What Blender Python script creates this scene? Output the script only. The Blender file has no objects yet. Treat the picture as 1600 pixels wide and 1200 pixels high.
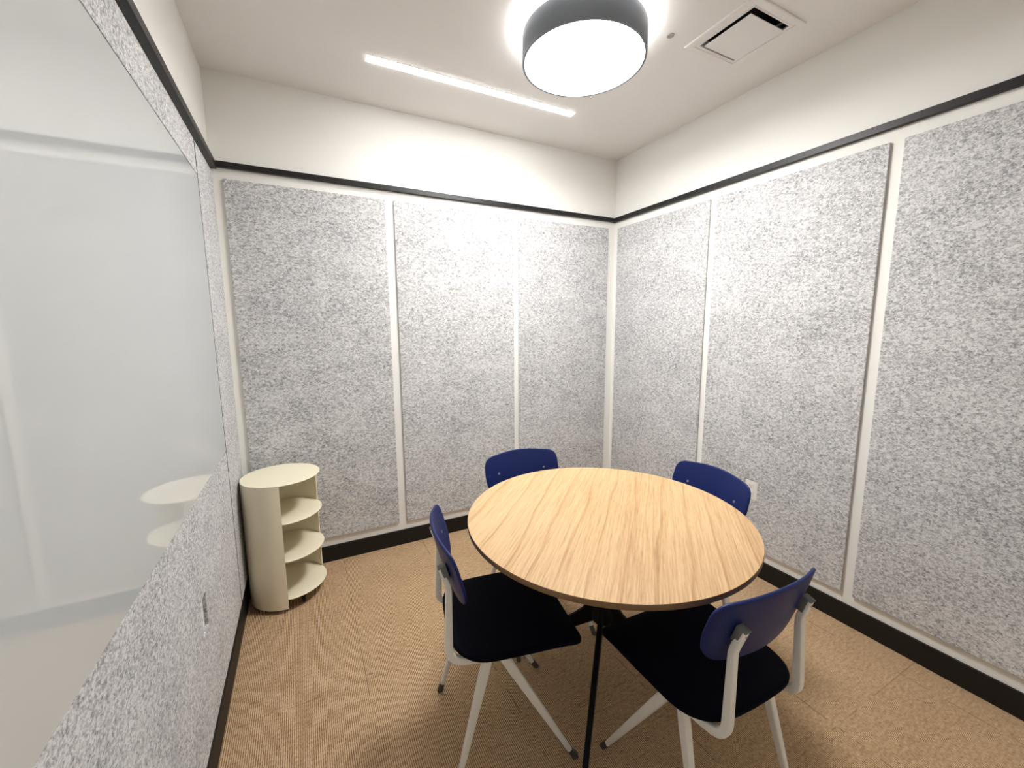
import bpy, bmesh, math
from mathutils import Vector, Matrix
PI = math.pi
scene = bpy.context.scene
col = scene.collection

# ------------------------------------------------------------------ materials
def new_mat(name):
    m = bpy.data.materials.new(name); m.use_nodes = True
    nt = m.node_tree; return m, nt, nt.nodes['Principled BSDF']

def plain(name, c, rough=.5, metal=0., spec=.5, bump=0., scale=400., coat=0.):
    m, nt, b = new_mat(name)
    b.inputs['Base Color'].default_value = (*c, 1); b.inputs['Roughness'].default_value = rough
    b.inputs['Metallic'].default_value = metal; b.inputs['Specular IOR Level'].default_value = spec
    if coat:
        b.inputs['Coat Weight'].default_value = coat; b.inputs['Coat Roughness'].default_value = .02
    if bump:
        g = nt.nodes.new('ShaderNodeNewGeometry'); n = nt.nodes.new('ShaderNodeTexNoise')
        n.inputs['Scale'].default_value = scale; n.inputs['Detail'].default_value = 3
        bp = nt.nodes.new('ShaderNodeBump'); bp.inputs['Strength'].default_value = bump; bp.inputs['Distance'].default_value = .001
        L = nt.links
        L.new(g.outputs['Position'], n.inputs['Vector']); L.new(n.outputs['Fac'], bp.inputs['Height']); L.new(bp.outputs['Normal'], b.inputs['Normal'])
    return m

def emit(name, c, s):
    m = bpy.data.materials.new(name); m.use_nodes = True; nt = m.node_tree; nt.nodes.clear()
    e = nt.nodes.new('ShaderNodeEmission'); e.inputs['Color'].default_value = (*c, 1); e.inputs['Strength'].default_value = s
    o = nt.nodes.new('ShaderNodeOutputMaterial'); nt.links.new(e.outputs[0], o.inputs[0]); return m

def mapped(nt, scale, rotz=0., coord='Position'):
    if coord == 'Position':
        g = nt.nodes.new('ShaderNodeNewGeometry'); src = g.outputs['Position']
    else:
        g = nt.nodes.new('ShaderNodeTexCoord'); src = g.outputs['Object']
    mp = nt.nodes.new('ShaderNodeMapping'); mp.inputs['Scale'].default_value = scale
    if rotz:
        r = nt.nodes.new('ShaderNodeMapping'); r.inputs['Rotation'].default_value = (0, 0, rotz)
        nt.links.new(src, r.inputs['Vector']); src = r.outputs['Vector']
    nt.links.new(src, mp.inputs['Vector']); return mp.outputs['Vector']

def noise(nt, vec, scale, detail=4, rough=.55, dist=0.):
    n = nt.nodes.new('ShaderNodeTexNoise'); n.inputs['Scale'].default_value = scale
    n.inputs['Detail'].default_value = detail; n.inputs['Roughness'].default_value = rough; n.inputs['Distortion'].default_value = dist
    nt.links.new(vec, n.inputs['Vector']); return n.outputs['Fac']

def ramp(nt, fac, stops):
    r = nt.nodes.new('ShaderNodeValToRGB'); e = r.color_ramp.elements
    e[0].position, e[0].color = stops[0][0], (*stops[0][1], 1)
    e[1].position, e[1].color = stops[-1][0], (*stops[-1][1], 1)
    for p, c in stops[1:-1]:
        k = e.new(p); k.color = (*c, 1)
    nt.links.new(fac, r.inputs['Fac']); return r.outputs['Color']

def mathn(nt, op, a, b):
    n = nt.nodes.new('ShaderNodeMath'); n.operation = op
    for i, v in enumerate((a, b)):
        if isinstance(v, (int, float)): n.inputs[i].default_value = v
        else: nt.links.new(v, n.inputs[i])
    return n.outputs[0]

def mix(nt, fac, a, b, mode='MIX'):
    n = nt.nodes.new('ShaderNodeMix'); n.data_type = 'RGBA'; n.blend_type = mode
    if isinstance(fac, (int, float)): n.inputs[0].default_value = fac
    else: nt.links.new(fac, n.inputs[0])
    for i, v in ((6, a), (7, b)):
        if isinstance(v, tuple): n.inputs[i].default_value = (*v, 1)
        else: nt.links.new(v, n.inputs[i])
    return n.outputs[2]

def felt(name, stretch):
    m, nt, b = new_mat(name)
    v = mapped(nt, stretch)
    a = noise(nt, v, 105, 3, .62, .8); c = noise(nt, v, 270, 2, .6, .3); d = noise(nt, v, 7, 3, .5)
    s = mathn(nt, 'ADD', mathn(nt, 'MULTIPLY', a, .60), mathn(nt, 'MULTIPLY', c, .36))
    s = mathn(nt, 'ADD', s, mathn(nt, 'MULTIPLY', d, .12))
    colr = ramp(nt, s, FELT_STOPS)
    nt.links.new(colr, b.inputs['Base Color'])
    b.inputs['Roughness'].default_value = .95; b.inputs['Specular IOR Level'].default_value = .15
    bp = nt.nodes.new('ShaderNodeBump'); bp.inputs['Strength'].default_value = .25; bp.inputs['Distance'].default_value = .002
    nt.links.new(s, bp.inputs['Height']); nt.links.new(bp.outputs['Normal'], b.inputs['Normal'])
    return m
FELT_STOPS = [(.40, (.22, .22, .235)), (.48, (.40, .40, .412)), (.54, (.55, .55, .555)), (.62, (.74, .74, .74))]

def carpet():
    m, nt, b = new_mat('ribbed_carpet'); L = nt.links
    v = mapped(nt, (1, 1, 1))
    # ribs running away along y
    w = nt.nodes.new('ShaderNodeTexWave'); w.wave_type = 'BANDS'; w.bands_direction = 'X'; w.wave_profile = 'SIN'
    w.inputs['Scale'].default_value = 1 / .0068 / 20 * 2 * PI / 1.0; w.inputs['Distortion'].default_value = 1.2
    w.inputs['Detail'].default_value = 2; w.inputs['Detail Scale'].default_value = 2.
    L.new(v, w.inputs['Vector'])
    knots = noise(nt, mapped(nt, (1, .35, 1)), 260, 3, .6, .3)
    thread = noise(nt, mapped(nt, (.25, 1, 1)), 120, 4, .65)
    big = noise(nt, v, 5, 4, .6)
    s = mathn(nt, 'ADD', mathn(nt, 'MULTIPLY', w.outputs['Fac'], .30), mathn(nt, 'MULTIPLY', knots, .45))
    s = mathn(nt, 'ADD', s, mathn(nt, 'MULTIPLY', thread, .30)); s = mathn(nt, 'ADD', s, mathn(nt, 'MULTIPLY', big, .10))
    c = ramp(nt, s, [(.36, (.13, .074, .036)), (.50, (.345, .218, .118)), (.60, (.50, .33, .19)), (.76, (.68, .50, .32))])
    # tile seams every half metre along x, staggered cross seams
    sep = nt.nodes.new('ShaderNodeSeparateXYZ'); L.new(v, sep.inputs[0])
    def seam(val, off, width=.0022, period=.5):
        f = mathn(nt, 'FRACT', mathn(nt, 'DIVIDE', mathn(nt, 'ADD', val, off), period), 0)
        return mathn(nt, 'LESS_THAN', mathn(nt, 'ABSOLUTE', mathn(nt, 'SUBTRACT', f, .5), 0), width / period)
    sx = seam(sep.outputs[0], .2465); sy = seam(sep.outputs[1], .11)
    gap = noise(nt, v, 9, 1)
    sm = mathn(nt, 'MULTIPLY', mathn(nt, 'MAXIMUM', sx, mathn(nt, 'MULTIPLY', sy, .6)), mathn(nt, 'GREATER_THAN', gap, .5))
    c = mix(nt, mathn(nt, 'MULTIPLY', sm, .45), c, (.06, .03, .015))
    L.new(c, b.inputs['Base Color']); b.inputs['Roughness'].default_value = .95; b.inputs['Specular IOR Level'].default_value = .1
    bp = nt.nodes.new('ShaderNodeBump'); bp.inputs['Strength'].default_value = .5; bp.inputs['Distance'].default_value = .003
    L.new(s, bp.inputs['Height']); L.new(bp.outputs['Normal'], b.inputs['Normal'])
    return m

def oak(name, ang):
    m, nt, b = new_mat(name); L = nt.links
    v = mapped(nt, (1, 1, 1), -ang, 'Object')
    def st(sc):
        mp = nt.nodes.new('ShaderNodeMapping'); mp.inputs['Scale'].default_value = sc; L.new(v, mp.inputs['Vector']); return mp.outputs['Vector']
    w = nt.nodes.new('ShaderNodeTexWave'); w.wave_type = 'BANDS'; w.bands_direction = 'Y'; w.wave_profile = 'SAW'
    w.inputs['Scale'].default_value = 3.4; w.inputs['Distortion'].default_value = 4.6; w.inputs['Detail'].default_value = 2
    w.inputs['Detail Scale'].default_value = 1.3; w.inputs['Detail Roughness'].default_value = .55
    L.new(st((.22, 1, 1)), w.inputs['Vector'])
    fine = noise(nt, st((5, 190, 5)), 1, 4, .6); pores = noise(nt, st((22, 620, 22)), 1, 2, .5)
    big = noise(nt, st((.8, 3.4, 1)), 1, 2, .5)
    line = ramp(nt, w.outputs['Fac'], [(0., (1, 1, 1)), (.84, (.97, .96, .94)), (.965, (.74, .64, .53)), (1., (.95, .92, .88))])
    s = mathn(nt, 'ADD', mathn(nt, 'MULTIPLY', fine, .55), mathn(nt, 'ADD', mathn(nt, 'MULTIPLY', pores, .28), mathn(nt, 'MULTIPLY', big, .25)))
    c = ramp(nt, s, [(.36, (.38, .22, .10)), (.50, (.56, .36, .18)), (.64, (.68, .475, .262))])
    c = mix(nt, .8, c, line, 'MULTIPLY')
    L.new(c, b.inputs['Base Color']); b.inputs['Roughness'].default_value = .45
    b.inputs['Specular IOR Level'].default_value = .4
    return m

WHITE = plain('white_paint', (.87, .862, .83), .7, spec=.2, bump=.15, scale=300)
CEIL = plain('ceiling_paint', (.86, .845, .83), .85, spec=.15, bump=.15, scale=250)
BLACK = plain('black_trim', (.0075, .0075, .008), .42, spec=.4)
BASEB = plain('black_baseboard', (.010, .0085, .007), .55, spec=.3)
FELT_B = felt('felt_back', (.7, 1, 1)); FELT_S = felt('felt_side', (1, .7, 1))
CARPET = carpet(); OAK = oak('oak_veneer', math.radians(44))
OAK_EDGE = plain('oak_edge', (.23, .135, .065), .5)
TBLACK = plain('black_steel', (.0022, .0022, .003), .5, spec=.15)
NAVY = plain('navy_lacquer', (.0065, .017, .108), .42, spec=.3)
SEATM = plain('dark_navy_seat', (.0016, .0020, .0065), .75, spec=.08)
CREAM_W = plain('white_powder_coat', (.90, .88, .81), .38, spec=.5)
GREYP = plain('grey_plastic', (.15, .155, .15), .45)
FOOT = plain('dark_foot', (.07, .065, .058), .6)
SHELFM = plain('cream_metal', (.88, .815, .63), .45, spec=.4)
BOARD = plain('white_glass', (.58, .612, .62), .0, spec=.5)
BOARD.node_tree.nodes['Principled BSDF'].inputs['Specular IOR Level'].default_value = 1.
DRUM = plain('drum_grey', (.22, .25, .29), .42, metal=.0, spec=.5)
DRUM_IN = plain('drum_white', (.85, .85, .83), .5)
PLASTIC = plain('outlet_white', (.82, .81, .78), .35)
DARK = plain('duct_black', (.008, .008, .008), .8)
METAL = plain('screw_steel', (.45, .44, .42), .35, metal=.9)
VENTM = plain('vent_white', (.84, .825, .81), .55)
WARM = (1., .985, .96)
LAMP_E = emit('lamp_glow', WARM, 23.)
UP_E = emit('uplight_glow', WARM, 11.5)
STRIP_E = emit('strip_glow', (1., .98, .96), 16.)

# ------------------------------------------------------------------ helpers
def link(name, bm, mat, loc=(0, 0, 0), parent=None, smooth=False, mats=None):
    bmesh.ops.recalc_face_normals(bm, faces=bm.faces)
    me = bpy.data.meshes.new(name); bm.to_mesh(me); bm.free()
    for mm in (mats or [mat]): me.materials.append(mm)
    if smooth:
        for p in me.polygons: p.use_smooth = True
        try: me.set_sharp_from_angle(angle=math.radians(40))
        except Exception: pass
    o = bpy.data.objects.new(name, me); col.objects.link(o); o.location = loc
    if parent: o.parent = parent
    return o

def tag(o, label=None, cat=None, group=None, kind=None):
    if label: o['label'] = label
    if cat: o['category'] = cat
    if group: o['group'] = group
    if kind: o['kind'] = kind
    return o

def empty(name, loc, rz=0.):
    o = bpy.data.objects.new(name, None); col.objects.link(o); o.location = loc; o.rotation_euler = (0, 0, rz)
    o.empty_display_size = .1; return o

def box(bm, a, b, bevel=0., seg=2):
    vs = [bm.verts.new((x, y, z)) for x in (a[0], b[0]) for y in (a[1], b[1]) for z in (a[2], b[2])]
    fs = [(0, 1, 3, 2), (4, 6, 7, 5), (0, 4, 5, 1), (2, 3, 7, 6), (0, 2, 6, 4), (1, 5, 7, 3)]
    faces = [bm.faces.new([vs[i] for i in f]) for f in fs]
    if bevel:
        ed = list({e for f in faces for e in f.edges})
        bmesh.ops.bevel(bm, geom=ed, offset=bevel, segments=seg, affect='EDGES', profile=.5)

def boxm(a, b, bevel=0., seg=2):
    bm = bmesh.new(); box(bm, a, b, bevel, seg); return bm

def rrect(w, h, r, n=3):
    """rounded rectangle section, points (u, v)"""
    r = min(r, w * .499, h * .499); pts = []
    for cx, cy, a0 in ((w/2-r, h/2-r, 0), (-w/2+r, h/2-r, 90), (-w/2+r, -h/2+r, 180), (w/2-r, -h/2+r, 270)):
        for k in range(n + 1):
            a = math.radians(a0 + 90 * k / n); pts.append((cx + r * math.cos(a), cy + r * math.sin(a)))
    return pts

def loft(bm, rings, cap=True):
    vr = [[bm.verts.new(p) for p in ring] for ring in rings]
    n = len(vr[0])
    for a, b in zip(vr, vr[1:]):
        for i in range(n):
            bm.faces.new((a[i], a[(i+1) % n], b[(i+1) % n], b[i]))
    if cap:
        bm.faces.new(vr[0]); bm.faces.new(vr[-1])

def sweep(bm, path, sizes, side, r=.006, n=3):
    """sweep a rounded-rectangle section; side = direction of section u axis"""
    side = Vector(side).normalized(); P = [Vector(p) for p in path]; rings = []
    for i, p in enumerate(P):
        t = (P[min(i+1, len(P)-1)] - P[max(i-1, 0)]).normalized()
        u = (side - t * side.dot(t)).normalized(); v = t.cross(u)
        w, h = sizes[i] if isinstance(sizes, list) else sizes
        rings.append([p + u * a + v * b for a, b in rrect(w, h, r, n)])
    loft(bm, rings)

def cyl(bm, c, axis, r, h, n=24, r2=None, bev=0.):
    axis = Vector(axis).normalized(); u = axis.orthogonal().normalized(); v = axis.cross(u); c = Vector(c)
    prof = [(r, 0), (r2 if r2 is not None else r, h)]
    if bev: prof = [(r-bev, 0), (r, bev), (r, h-bev), (r-bev, h)]
    loft(bm, [[c + axis * hh + (u * math.cos(2*PI*k/n) + v * math.sin(2*PI*k/n)) * rr for k in range(n)] for rr, hh in prof])

def smooth_path(pts, rad, seg=6):
    P = [Vector(p) for p in pts]; out = [P[0]]
    for i in range(1, len(P) - 1):
        r = rad[i-1]; a = (P[i-1] - P[i]).normalized(); b = (P[i+1] - P[i]).normalized()
        s, e = P[i] + a * r, P[i] + b * r
        for k in range(seg + 1):
            t = k / seg; out.append(s * (1-t)**2 + P[i] * 2*t*(1-t) + e * t*t)
    out.append(P[-1]); return out

# ------------------------------------------------------------------ room
W, D, HC, Y0 = 2.6456, 2.6747, 2.732, -.75
HB, T1, T2 = .102, 2.269, 2.300
def struct(name, bm, mat, label, cat):
    return tag(link(name, bm, mat), label, cat, kind='structure')
struct('floor', boxm((-.12, Y0-.12, -.1), (W+.12, D+.12, 0)), CARPET, 'tan ribbed carpet tile floor', 'floor')
struct('wall_left', boxm((-.12, Y0-.12, 0), (0, D+.12, HC)), WHITE, 'white wall on the left behind the writing board', 'wall')
struct('wall_back', boxm((0, D, 0), (W, D+.12, HC)), WHITE, 'white back wall with three felt panels', 'wall')
struct('wall_right', boxm((W, Y0-.12, 0), (W+.12, D+.12, HC)), WHITE, 'white right wall with three felt panels', 'wall')
struct('wall_front', boxm((0, Y0-.12, 0), (W, Y0, HC)), WHITE, 'white wall behind the viewer', 'wall')
VX0, VX1, VY0, VY1 = 2.076, 2.316, 1.203, 1.462      # vent opening
bm = bmesh.new()
for a, b in (((-.12, Y0-.12), (VX0, D+.12)), ((VX1, Y0-.12), (W+.12, D+.12)), ((VX0, Y0-.12), (VX1, VY0)), ((VX0, VY1), (VX1, D+.12))):
    box(bm, (*a, HC), (*b, HC+.02))
struct('ceiling', bm, CEIL, 'white painted ceiling', 'ceiling')
BT = .012; LZ0 = .152
struct('baseboard_left', boxm((0, Y0, 0), (BT, D, HB), .002), BASEB, 'black baseboard along the left wall', 'baseboard')
struct('baseboard_back', boxm((BT, D-BT, 0), (W-BT, D, HB), .002), BASEB, 'black baseboard along the back wall', 'baseboard')
struct('baseboard_right', boxm((W-BT, Y0, 0), (W, D, HB), .002), BASEB, 'black baseboard along the right wall', 'baseboard')
struct('trim_1', boxm((0, Y0, T1-.008), (.028, D, T2-.006), .0015), BLACK, 'black rail across the left wall below the ceiling', 'trim')
struct('trim_2', boxm((.028, D-.022, T1), (W-.022, D, T2-.002), .0015), BLACK, 'black rail across the back wall below the ceiling', 'trim')
struct('trim_3', boxm((W-.022, Y0, T1), (W, D, T2), .0015), BLACK, 'black rail across the right wall below the ceiling', 'trim')

struct('joint_shade', boxm((0, 2.1948, LZ0+.004), (.0190, 2.1990, 2.220)), BLACK, 'black strip standing for the shade in the felt joint of the left wall', 'trim')  # shaded side face of the felt joint, put in as a black strip
# ------------------------------------------------------------------ felt panels
PZ0, PZ1 = .158, 2.216
def plate(u0, u1, z0, z1, t, hole=None, bev=.0025):
    """panel in local axes: u along the wall, d = depth out of the wall, z up; returned as bmesh of (u, d, z)"""
    bm = bmesh.new()
    if not hole: box(bm, (u0, 0, z0), (u1, t, z1), bev); return bm
    us = [u0, hole[0], hole[1], u1]; zs = [z0, hole[2], hole[3], z1]
    V = {}
    for d in (0, t):
        for i, u in enumerate(us):
            for j, z in enumerate(zs): V[d, i, j] = bm.verts.new((u, d, z))
    for i in range(3):
        for j in range(3):
            if (i, j) == (1, 1): continue
            for d in (0, t): bm.faces.new((V[d, i, j], V[d, i+1, j], V[d, i+1, j+1], V[d, i, j+1]))
    for k in range(3):
        for i in (0, 3): bm.faces.new((V[0, i, k], V[t, i, k], V[t, i, k+1], V[0, i, k+1]))
        for j in (0, 3): bm.faces.new((V[0, k, j], V[t, k, j], V[t, k+1, j], V[0, k+1, j]))
    for i in (1, 2): bm.faces.new((V[0, i, 1], V[t, i, 1], V[t, i, 2], V[0, i, 2]))
    for j in (1, 2): bm.faces.new((V[0, 1, j], V[t, 1, j], V[t, 2, j], V[0, 2, j]))
    return bm
def to_wall(bm, wall):
    for v in bm.verts:
        u, d, z = v.co
        v.co = {'back': (u, D-d, z), 'right': (W-d, u, z), 'left': (d, u, z)}[wall]
    return bm
FG = 'grey felt acoustic panels'
def panel(wall, u0, u1, label, z0=PZ0, z1=PZ1, t=.012, hole=None):
    bm = to_wall(plate(u0, u1, z0, z1, t, hole), wall)
    for v in bm.verts: v.co += Vector({'back': (0, -.0015, 0), 'right': (-.0015, 0, 0), 'left': (.0015, 0, 0)}[wall])
    c = {'back': ((u0+u1)/2, D, z0), 'right': (W, (u0+u1)/2, z0), 'left': (0, (u0+u1)/2, z0)}[wall]
    for v in bm.verts: v.co -= Vector(c)
    o = link('felt_panel', bm, FELT_B if wall == 'back' else FELT_S, c)
    return tag(o, label, 'wall panel', FG)
panel('back', .050, .859, 'grey felt panel on the back wall directly behind the cream shelf unit')
panel('back', .910, 1.728, 'grey felt panel in the middle of the three on the back wall')
panel('back', 1.768, 2.572, 'grey felt panel on the back wall beside the room corner')
panel('right', 1.7985, 2.628, 'narrow-looking grey felt panel on the right wall beside the room corner')
ROUT = (1.376, 1.454, .446, .565)
panel('right', .933, 1.753, 'grey felt panel on the right wall with the white outlet cut into it', hole=ROUT)
panel('right', .065, .885, 'grey felt panel at the right edge of the photo')
LZ1 = 2.222
panel('left', 2.1995, 2.600, 'narrow light grey felt strip between writing board and back corner', .152, LZ1, .0165)
panel('left', -.20, 2.1945, 'long light grey felt strip above the glossy writing board', 2.086, LZ1, .0165)
LOUT = (1.500, 1.572, .478, .596)
panel('left', -.20, 2.1945, 'light grey felt panel below the writing board with a small outlet cutout', .152, .9005, .0165, hole=LOUT)

# glossy white writing board set into the felt of the left wall
root = tag(empty('writing_board', (0, 1.0, .90)), 'large glossy white glass writing board on the left wall reflecting the shelf', 'whiteboard')
link('glass_panel', boxm((.003, -1.1, .0035), (.0185, 1.1935, 1.1815), .0012), BOARD, (0, 0, 0), root)
link('gap_shade', boxm((.002, -1.1, 1.182), (.0175, 1.195, 1.1855)), BLACK, (0, 0, 0), root)  # black strip painted in for the shade of the gap above the glass

# wall outlets
def outlet(wall, hole, label, depth):
    u = (hole[0]+hole[1])/2; z = (hole[2]+hole[3])/2
    if wall == 'right': r = empty('wall_outlet', (W, u, z), PI/2)     # local +y points out of the wall (-x)
    else: r = empty('wall_outlet', (0, u, z), -PI/2)
    tag(r, label, 'outlet')
    hw = (hole[1]-hole[0])/2 - .002; hh = (hole[3]-hole[2])/2 - .0025
    link('cover_plate', boxm((-hw, 0, -hh), (hw, depth, hh), .0015), PLASTIC, (0, 0, 0), r)
    for s in (-1, 1):
        so = link('socket', boxm((-.0165, depth-.001, s*.0225-.014), (.0165, depth+.0015, s*.0225+.014), .003), PLASTIC, (0, 0, 0), r)
        b = bmesh.new()
        for dx in (-.006, .006): box(b, (dx-.001, depth+.0012, s*.0225-.003), (dx+.001, depth+.0018, s*.0225+.006))
        cyl(b, (0, depth+.0012, s*.0225-.008), (0, 1, 0), .0024, .0006, 10)
        link('slots', b, DARK, (0, 0, 0), so)
    return r
outlet('right', ROUT, 'white wall outlet half hidden behind the rear right chair', .0105)
outlet('left', LOUT, 'small white outlet recessed in the felt below the writing board', .008)

# ------------------------------------------------------------------ ceiling fixtures
LX, LY, LZT, LZB, LR = 1.537, 1.615, 2.700, 2.592, .267
root = tag(empty('drum_lamp', (LX, LY, HC)), 'large round dark grey drum lamp under the ceiling', 'lamp')
def ringm(prof, n=96):
    bm = bmesh.new(); m = len(prof)
    vs = [[bm.verts.new((r*math.cos(2*PI*k/n), r*math.sin(2*PI*k/n), z)) for r, z in prof] for k in range(n)]
    for k in range(n):
        for i in range(m):
            bm.faces.new((vs[k][i], vs[k][(i+1) % m], vs[(k+1) % n][(i+1) % m], vs[(k+1) % n][i]))
    return bm
zt, zb = LZT-HC, LZB-HC
o = link('drum_shade', ringm([(LR-.0085, zb), (LR-.0005, zb), (LR, zb+.001), (LR, zt-.001), (LR-.001, zt), (LR-.0085, zt)]), DRUM, (0, 0, 0), root, True)
o = link('inner_rim', ringm([(LR-.0086, zb+.0006), (LR-.0104, zb+.0006), (LR-.0104, zb+.025), (LR-.0086, zb+.025)]), DRUM_IN, (0, 0, 0), root, True)
b = bmesh.new(); cyl(b, (0, 0, zb+.024), (0, 0, 1), LR-.0125, .005, 96); link('diffuser', b, LAMP_E, (0, 0, 0), root)
b = bmesh.new(); cyl(b, (0, 0, zb+.03), (0, 0, 1), LR-.03, zt-zb-.036, 64); body = link('light_body', b, DRUM_IN, (0, 0, 0), root)
link('uplight_ring', ringm([(LR-.10, zt-.008), (LR-.012, zt-.008), (LR-.012, zt-.004), (LR-.10, zt-.004)]), UP_E, (0, 0, 0), root)
b = bmesh.new(); cyl(b, (0, 0, zt-.008), (0, 0, 1), .07, -zt+.008, 48); link('ceiling_mount', b, DRUM_IN, (0, 0, 0), root)

root = tag(empty('linear_light', (1.322, 2.238, HC)), 'slim glowing linear light recessed in the ceiling near the back wall', 'ceiling light')
link('light_trim', ringm([(.01, 0)]*3, 3) if False else boxm((-.603, -.0285, -.0012), (.603, .0285, 0)), CEIL, (0, 0, 0), root)
link('diffuser', boxm((-.598, -.0235, -.0035), (.598, .0235, -.0008), .001), STRIP_E, (0, 0, 0), root)

root = tag(empty('ceiling_vent', (2.196, 1.3335, HC)), 'square white air vent in the ceiling right of the lamp', 'vent')
def frame_rings(levels):
    """nested rectangular rings: list of (halfx, halfy, z)"""
    bm = bmesh.new(); R = []
    for hx, hy, z in levels:
        R.append([bm.verts.new(p) for p in ((-hx, -hy, z), (hx, -hy, z), (hx, hy, z), (-hx, hy, z))])
    for a, c in zip(R, R[1:]):
        for i in range(4): bm.faces.new((a[i], a[(i+1) % 4], c[(i+1) % 4], c[i]))
    return bm
link('vent_frame', frame_rings([(.170, .1715, 0), (.170, .1715, -.006), (.166, .1675, -.008), (.138, .147, -.008), (.135, .144, -.004), (.1275, .137, -.004),
     (.1245, .134, -.007), (.1200, .1295, -.007), (.1200, .1295, .03)]), VENTM, (0, 0, 0), root)
link('duct', frame_rings([(.1200, .1295, .004), (.1201, .1296, .10), (.0001, .0001, .10)]), DARK, (0, 0, 0), root)
b = bmesh.new(); box(b, (-.1095, -.109, -.014), (.1095, .111, -.010), .001); link('face_plate', b, VENTM, (.004, .002, 0), root)
b = bmesh.new(); box(b, (-.03, -.004, -.009), (.03, .004, .02)); box(b, (-.1198, -.003, .012), (.1198, .003, .02)); link('bracket', b, DARK, (0, 0, 0), root)

b = bmesh.new(); cyl(b, (0, 0, -.004), (0, 0, 1), .0155, .004, 32, .0165); tag(link('sprinkler_cap', b, plain('cap_grey', (.36, .34, .32), .5), (1.908, 1.479, HC)), 'tiny round grey cap on the ceiling between lamp and vent', 'sprinkler cap')

# ------------------------------------------------------------------ shelf unit
SX, SY, SR = .210, 2.437, .186
root = tag(empty('shelf_unit', (SX, SY, 0)), 'cream round open shelf unit standing in the back left corner', 'shelf')
def arc_wall(a0, a1, ro, ri, z0, z1, n=64):
    bm = bmesh.new(); R = []
    for k in range(n+1):
        a = math.radians(a0 + (a1-a0)*k/n); c, s = math.cos(a), math.sin(a)
        R.append([bm.verts.new((r*c, r*s, z)) for r, z in ((ro, z0), (ro, z1), (ri, z1), (ri, z0))])
    for p, q in zip(R, R[1:]):
        for i in range(4): bm.faces.new((p[i], p[(i+1) % 4], q[(i+1) % 4], q[i]))
    bm.faces.new(R[0]); bm.faces.new(R[-1]); return bm
def disc(r, z0, z1, n=96, bev=.001):
    bm = bmesh.new(); cyl(bm, (0, 0, z0), (0, 0, 1), r, z1-z0, n, bev=bev); return bm
link('curved_wall', arc_wall(-91, -335, SR, SR-.004, .022, .677), SHELFM, (0, 0, 0), root, True)
link('top', disc(SR+.0005, .677, .681), SHELFM, (0, 0, 0), root, True)
for z in (.478, .277, .072):
    bm = disc(SR-.0005, z-.004, z)
    # the shelf stays inside the curved wall on the closed side
    for v in bm.verts:
        a = math.degrees(math.atan2(v.co.y, v.co.x))
        if not (-90 < a < 24):
            q = (SR-.0045)/SR; v.co.x *= q; v.co.y *= q
    link('shelf', bm, SHELFM, (0, 0, 0), root, True)
for a in (-62, 40, 150, 235):
    a = math.radians(a); x, y = .135*math.cos(a), .135*math.sin(a)
    b = bmesh.new(); cyl(b, (x-.009, y, .019), (1, 0, 0), .019, .018, 20); box(b, (x-.013, y-.013, .034), (x+.013, y+.013, .068), .003)
    link('caster', b, DARK, (0, 0, 0), root, True)

# ------------------------------------------------------------------ table
TX, TY, TR, TZ = 1.350, 1.174, .525, .740
root = tag(empty('round_table', (TX, TY, 0)), 'round oak veneer table with black splayed legs in the middle of the room', 'table')
def disc_prof(prof, n=128):
    bm = bmesh.new(); loft(bm, [[(r*math.cos(2*PI*k/n), r*math.sin(2*PI*k/n), z) for k in range(n)] for r, z in prof]); return bm
bm = disc_prof([(TR-.030, TZ-.0225), (TR-.0035, TZ-.020), (TR-.0008, TZ-.017), (TR-.0002, TZ-.0015), (TR-.0012, TZ)])
o = link('tabletop', bm, None, (0, 0, 0), root, True, mats=[OAK, OAK_EDGE])
for p in o.data.polygons:
    if p.normal.z < .7: p.material_index = 1
# column with flared foot blending into the legs
prof = [(.115, .714), (.115, .7175), (.045, .706), (.035, .69), (.034, .62), (.034, .42), (.0345, .39), (.037, .36), (.041, .335), (.044, .31), (.038, .295), (.02, .288)]
bm = disc_prof(prof[::-1][:-2] + [(.045, .706), (.115, .714), (.115, .7175)], 48)
link('column', bm, TBLACK, (0, 0, 0), root, True)
for k in range(4):
    a = math.radians((224, 319, 44, 134)[k]); dx, dy = math.cos(a), math.sin(a)
    side = (-dy, dx, 0)
    ctr = [(.018, .352), (.034, .330), (.06, .305), (.10, .275), (.17, .226), (.30, .131), (.468, .012)]
    hts = [.095, .080, .062, .051, .045, .034, .020]
    path = [(r*dx, r*dy, z) for r, z in ctr]
    bm = bmesh.new(); sweep(bm, path, [(.0205 if i < 5 else .019, h) for i, h in enumerate(hts)], side, .006)
    lg = link('leg', bm, TBLACK, (0, 0, 0), root, True)
    b = bmesh.new(); cyl(b, (.474*dx, .474*dy, 0), (0, 0, 1), .012, .010, 20, bev=.002); link('glide', b, FOOT, (0, 0, 0), lg, True)

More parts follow.
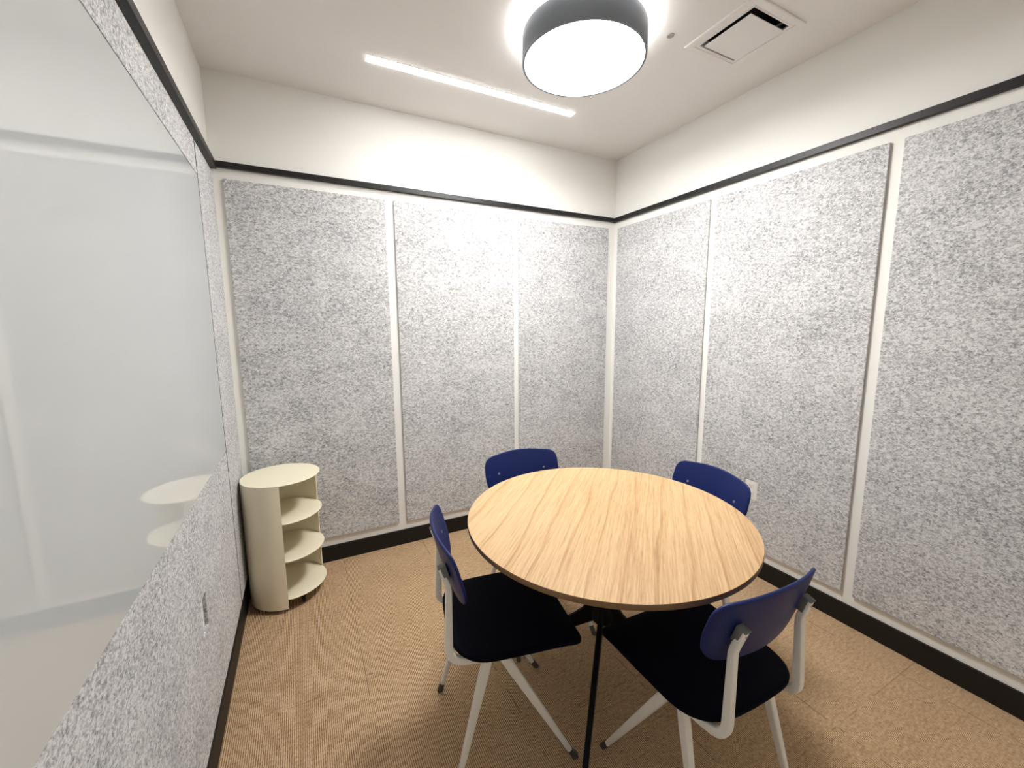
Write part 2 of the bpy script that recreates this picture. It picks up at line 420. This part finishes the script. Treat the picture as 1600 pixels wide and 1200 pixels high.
# ------------------------------------------------------------------ chairs
def shell(outline, fmap, t, mat, name, parent, rings=9, edge=3):
    """thick curved sheet: outline in (u,v), fmap(u,v) -> surface point"""
    n = len(outline)
    cx = sum(p[0] for p in outline)/n; cy = sum(p[1] for p in outline)/n
    def nrm(u, v):
        e = 1e-3; a = fmap(u+e, v)-fmap(u-e, v); b = fmap(u, v+e)-fmap(u, v-e); return a.cross(b).normalized()
    bm = bmesh.new(); r = t/2
    seq = []
    for k in range(1, rings+1): seq.append((k/rings, 1.0))
    def ring(s, inset, off):
        out = []
        for (u, v) in outline:
            du, dv = u-cx, v-cy; l = math.hypot(du, dv); q = s - inset/l
            uu, vv = cx+du*q, cy+dv*q
            out.append(bm.verts.new(fmap(uu, vv) + nrm(uu, vv)*off))
        return out
    R = []
    for k in range(1, rings): R.append(ring(k/rings, r if k == rings-1 else 0, r))
    R.append(ring(1, r, r))
    for k in range(1, edge*2):
        a = PI/2 - PI*k/(edge*2); R.append(ring(1, r-r*math.cos(a), r*math.sin(a)))
    R.append(ring(1, r, -r))
    for k in range(rings-1, 0, -1): R.append(ring(k/rings, r if k == rings-1 else 0, -r))
    for a, b in zip(R, R[1:]):
        for i in range(n): bm.faces.new((a[i], a[(i+1) % n], b[(i+1) % n], b[i]))
    N = nrm(cx, cy)
    for rg, off in ((R[0], r), (R[-1], -r)):
        c = bm.verts.new(fmap(cx, cy)+N*off)
        for i in range(n): bm.faces.new((rg[i], rg[(i+1) % n], c))
    return link(name, bm, mat, (0, 0, 0), parent, True)

def round_poly(pts, rads, seg=8):
    out = []; n = len(pts)
    for i in range(n):
        p = Vector(pts[i]); a = (Vector(pts[i-1])-p).normalized(); b = (Vector(pts[(i+1) % n])-p).normalized(); r = rads[i]
        s, e = p+a*r, p+b*r
        for k in range(seg+1):
            t = k/seg; q = s*(1-t)**2+p*2*t*(1-t)+e*t*t; out.append((q.x, q.y))
    return out
def resample(pts, n):
    P = [Vector(p) for p in pts]+[Vector(pts[0])]; L = [0]
    for a, b in zip(P, P[1:]): L.append(L[-1]+(b-a).length)
    out = []; j = 0
    for k in range(n):
        s = L[-1]*k/n
        while L[j+1] < s: j += 1
        t = (s-L[j])/max(1e-9, L[j+1]-L[j]); q = P[j].lerp(P[j+1], t); out.append((q.x, q.y))
    return out

def make_chair(name='chair'):
    r = empty(name, (0, 0, 0))
    # seat: wide at the front, D-shaped behind
    pts = [(.220, .235), (-.220, .235), (-.215, .00), (-.207, -.176), (0, -.186), (.207, -.176), (.215, .00)]
    ol = resample(round_poly(pts, [.035, .035, .06, .125, .06, .125, .06]), 110)
    def smap(u, v):
        z = .4515 - .006*math.exp(-((v-.01)/.14)**2)*(1-(u/.22)**2)
        if v > .16: z -= 1.6*(v-.16)**2
        if v < -.08: z += .8*(v+.08)**2
        return Vector((u, v, z))
    seat = shell(ol, smap, .016, SEATM, 'seat', r)
    tag(seat, 'very dark navy seat')
    # backrest
    pts = [(.202, .797), (0, .820), (-.202, .797), (-.208, .69), (-.176, .612), (0, .594), (.176, .612), (.208, .69)]
    ol = resample(round_poly(pts, [.042, .10, .042, .04, .055, .08, .055, .04]), 110)
    def bmap(u, v):
        return Vector((u, -.2145 + .95*u*u + (.787-v)*.285 + .25*(v-.70)**2, v))
    back = shell(ol, bmap, .010, NAVY, 'backrest', r)
    tag(back, 'navy blue curved backrest')
    # frame: cross beams under the seat
    b = bmesh.new()
    box(b, (-.165, -.055, .421), (.165, -.020, .4375), .003); box(b, (-.165, .105, .423), (.165, .130, .4375), .003)
    link('seat_frame', b, CREAM_W, (0, 0, 0), r, True)
    for s in (-1, 1):
        # rail running back under the seat then bending up to hold the backrest
        P = [(s*.166, .135, .428), (s*.164, -.05, .424), (s*.146, -.192, .424), (s*.134, -.1845, .664), (s*.129, -.2060, .7320)]
        path = smooth_path(P, [.03, .050, .014], 7)
        b = bmesh.new(); n = len(path)
        sz = []
        for i, p in enumerate(path):
            if p.z > .5: f = min(1, (p.z-.5)/.22); sz.append((.0205-.002*f, .0245-.006*f))
            else: sz.append((.0205, .0245 if p.y < -.05 else .022))
        sweep(b, path, sz, (1, 0, 0), .0042)
        rail = link('support_rail', b, CREAM_W, (0, 0, 0), r, True)
        # grey bracket between rail and backrest
        b = bmesh.new(); box(b, (-.0116, -.0125, -.024), (.0116, .006, .0235), .002); box(b, (-.0116, -.0205, .0192), (.0116, -.008, .0235), .002)
        for v in b.verts: pass
        br = link('bracket', b, GREYP, (s*.129, -.1905, .716), rail, True)
        br.rotation_euler = (math.radians(17), 0, 0)
        b = bmesh.new(); cyl(b, (0, -.0206, .006), (0, 1, 0), .0032, .003, 12); sc = link('screw', b, METAL, (s*.129, -.1905, .716), rail, True); sc.rotation_euler = (math.radians(17), 0, 0)
        # screw head on the front face
        c = bmap(s*.129, .712); nn = (bmap(s*.129+.001, .712)-bmap(s*.129-.001, .712)).cross(bmap(s*.129, .713)-bmap(s*.129, .711)).normalized()
        if nn.y < 0: nn = -nn
        b = bmesh.new(); cyl(b, c+nn*.0045, nn, .0055, .002, 16); link('screw', b, METAL, (0, 0, 0), back, True)
        # legs
        for fy, ty, w in ((.219, -.020, .030), (-.191, -.076, .030)):
            top = Vector((s*.166, ty, .415)); bot = Vector((s*.196, fy, .0)); d = (bot-top).normalized()
            e = top + (bot-top)*(1-.030/.415); ring = [top - d*.012, top+(bot-top)*.12, top+(bot-top)*.5, e]
            b = bmesh.new(); sweep(b, ring, [(.023, w), (.023, w), (.020, w*.78), (.014, .0165)], (1, 0, 0), .005)
            lg = link('leg', b, CREAM_W, (0, 0, 0), r, True)
            b = bmesh.new(); sweep(b, [e-d*.004, bot + Vector((0, 0, .006)), bot], [(.017, .0195), (.018, .021), (.0165, .020)], (1, 0, 0), .005)
            link('foot', b, FOOT, (0, 0, 0), lg, True)
    return r

def copy_tree(o, parent=None):
    c = o.copy(); col.objects.link(c); c.parent = parent
    for ch in list(o.children): copy_tree(ch, c)
    return c

G = 'chairs around the round table'
chairs = [
    (.912, 1.221, -10.47, 'blue backed chair at the table nearest the writing board, seen from its side'),
    (1.387, .746, 88.28, 'blue backed chair nearest the viewer, its curved back and two white posts facing us'),
    (1.322, 1.643, -93.9, 'blue backed chair behind the table on the back wall side, only its backrest top showing'),
    (1.784, 1.196, -185.0, 'blue backed chair behind the table in front of the right wall outlet'),
]
proto = make_chair('chair')
for i, (x, y, a, lab) in enumerate(chairs):
    o = proto if i == 0 else copy_tree(proto)
    o.location = (x, y, 0); o.rotation_euler = (0, 0, math.radians(a - 90))
    tag(o, lab, 'chair', G)

# ------------------------------------------------------------------ camera, world, view
cam = bpy.data.cameras.new('camera'); co = bpy.data.objects.new('camera', cam); col.objects.link(co)
yaw, pitch, roll, f = -.469829796, -.137200728, -.00598121391, 642.483662
cz, sz, cx, sx = math.cos(yaw), math.sin(yaw), math.cos(pitch), math.sin(pitch)
F = Vector((-sz*cx, cz*cx, sx)); Rv = Vector((cz, sz, 0)); U = Rv.cross(F)
R2 = Rv*math.cos(roll) + U*math.sin(roll); U2 = -Rv*math.sin(roll) + U*math.cos(roll)
M = Matrix.Identity(4)
for i in range(3): M[i][0], M[i][1], M[i][2] = R2[i], U2[i], -F[i]
M.translation = Vector((.35731, 0, 1.45095)); co.matrix_world = M
cam.sensor_fit = 'HORIZONTAL'; cam.sensor_width = 36; cam.lens = 36*f/1600; cam.clip_start = .02
scene.camera = co
w = bpy.data.worlds.new('world'); scene.world = w; w.use_nodes = True
w.node_tree.nodes['Background'].inputs[0].default_value = (.9, .93, 1, 1); w.node_tree.nodes['Background'].inputs[1].default_value = .05
vs = scene.view_settings
vs.view_transform = 'Standard'; vs.look = 'None'; vs.gamma = 1; vs.use_curve_mapping = False; vs.exposure = 1.62
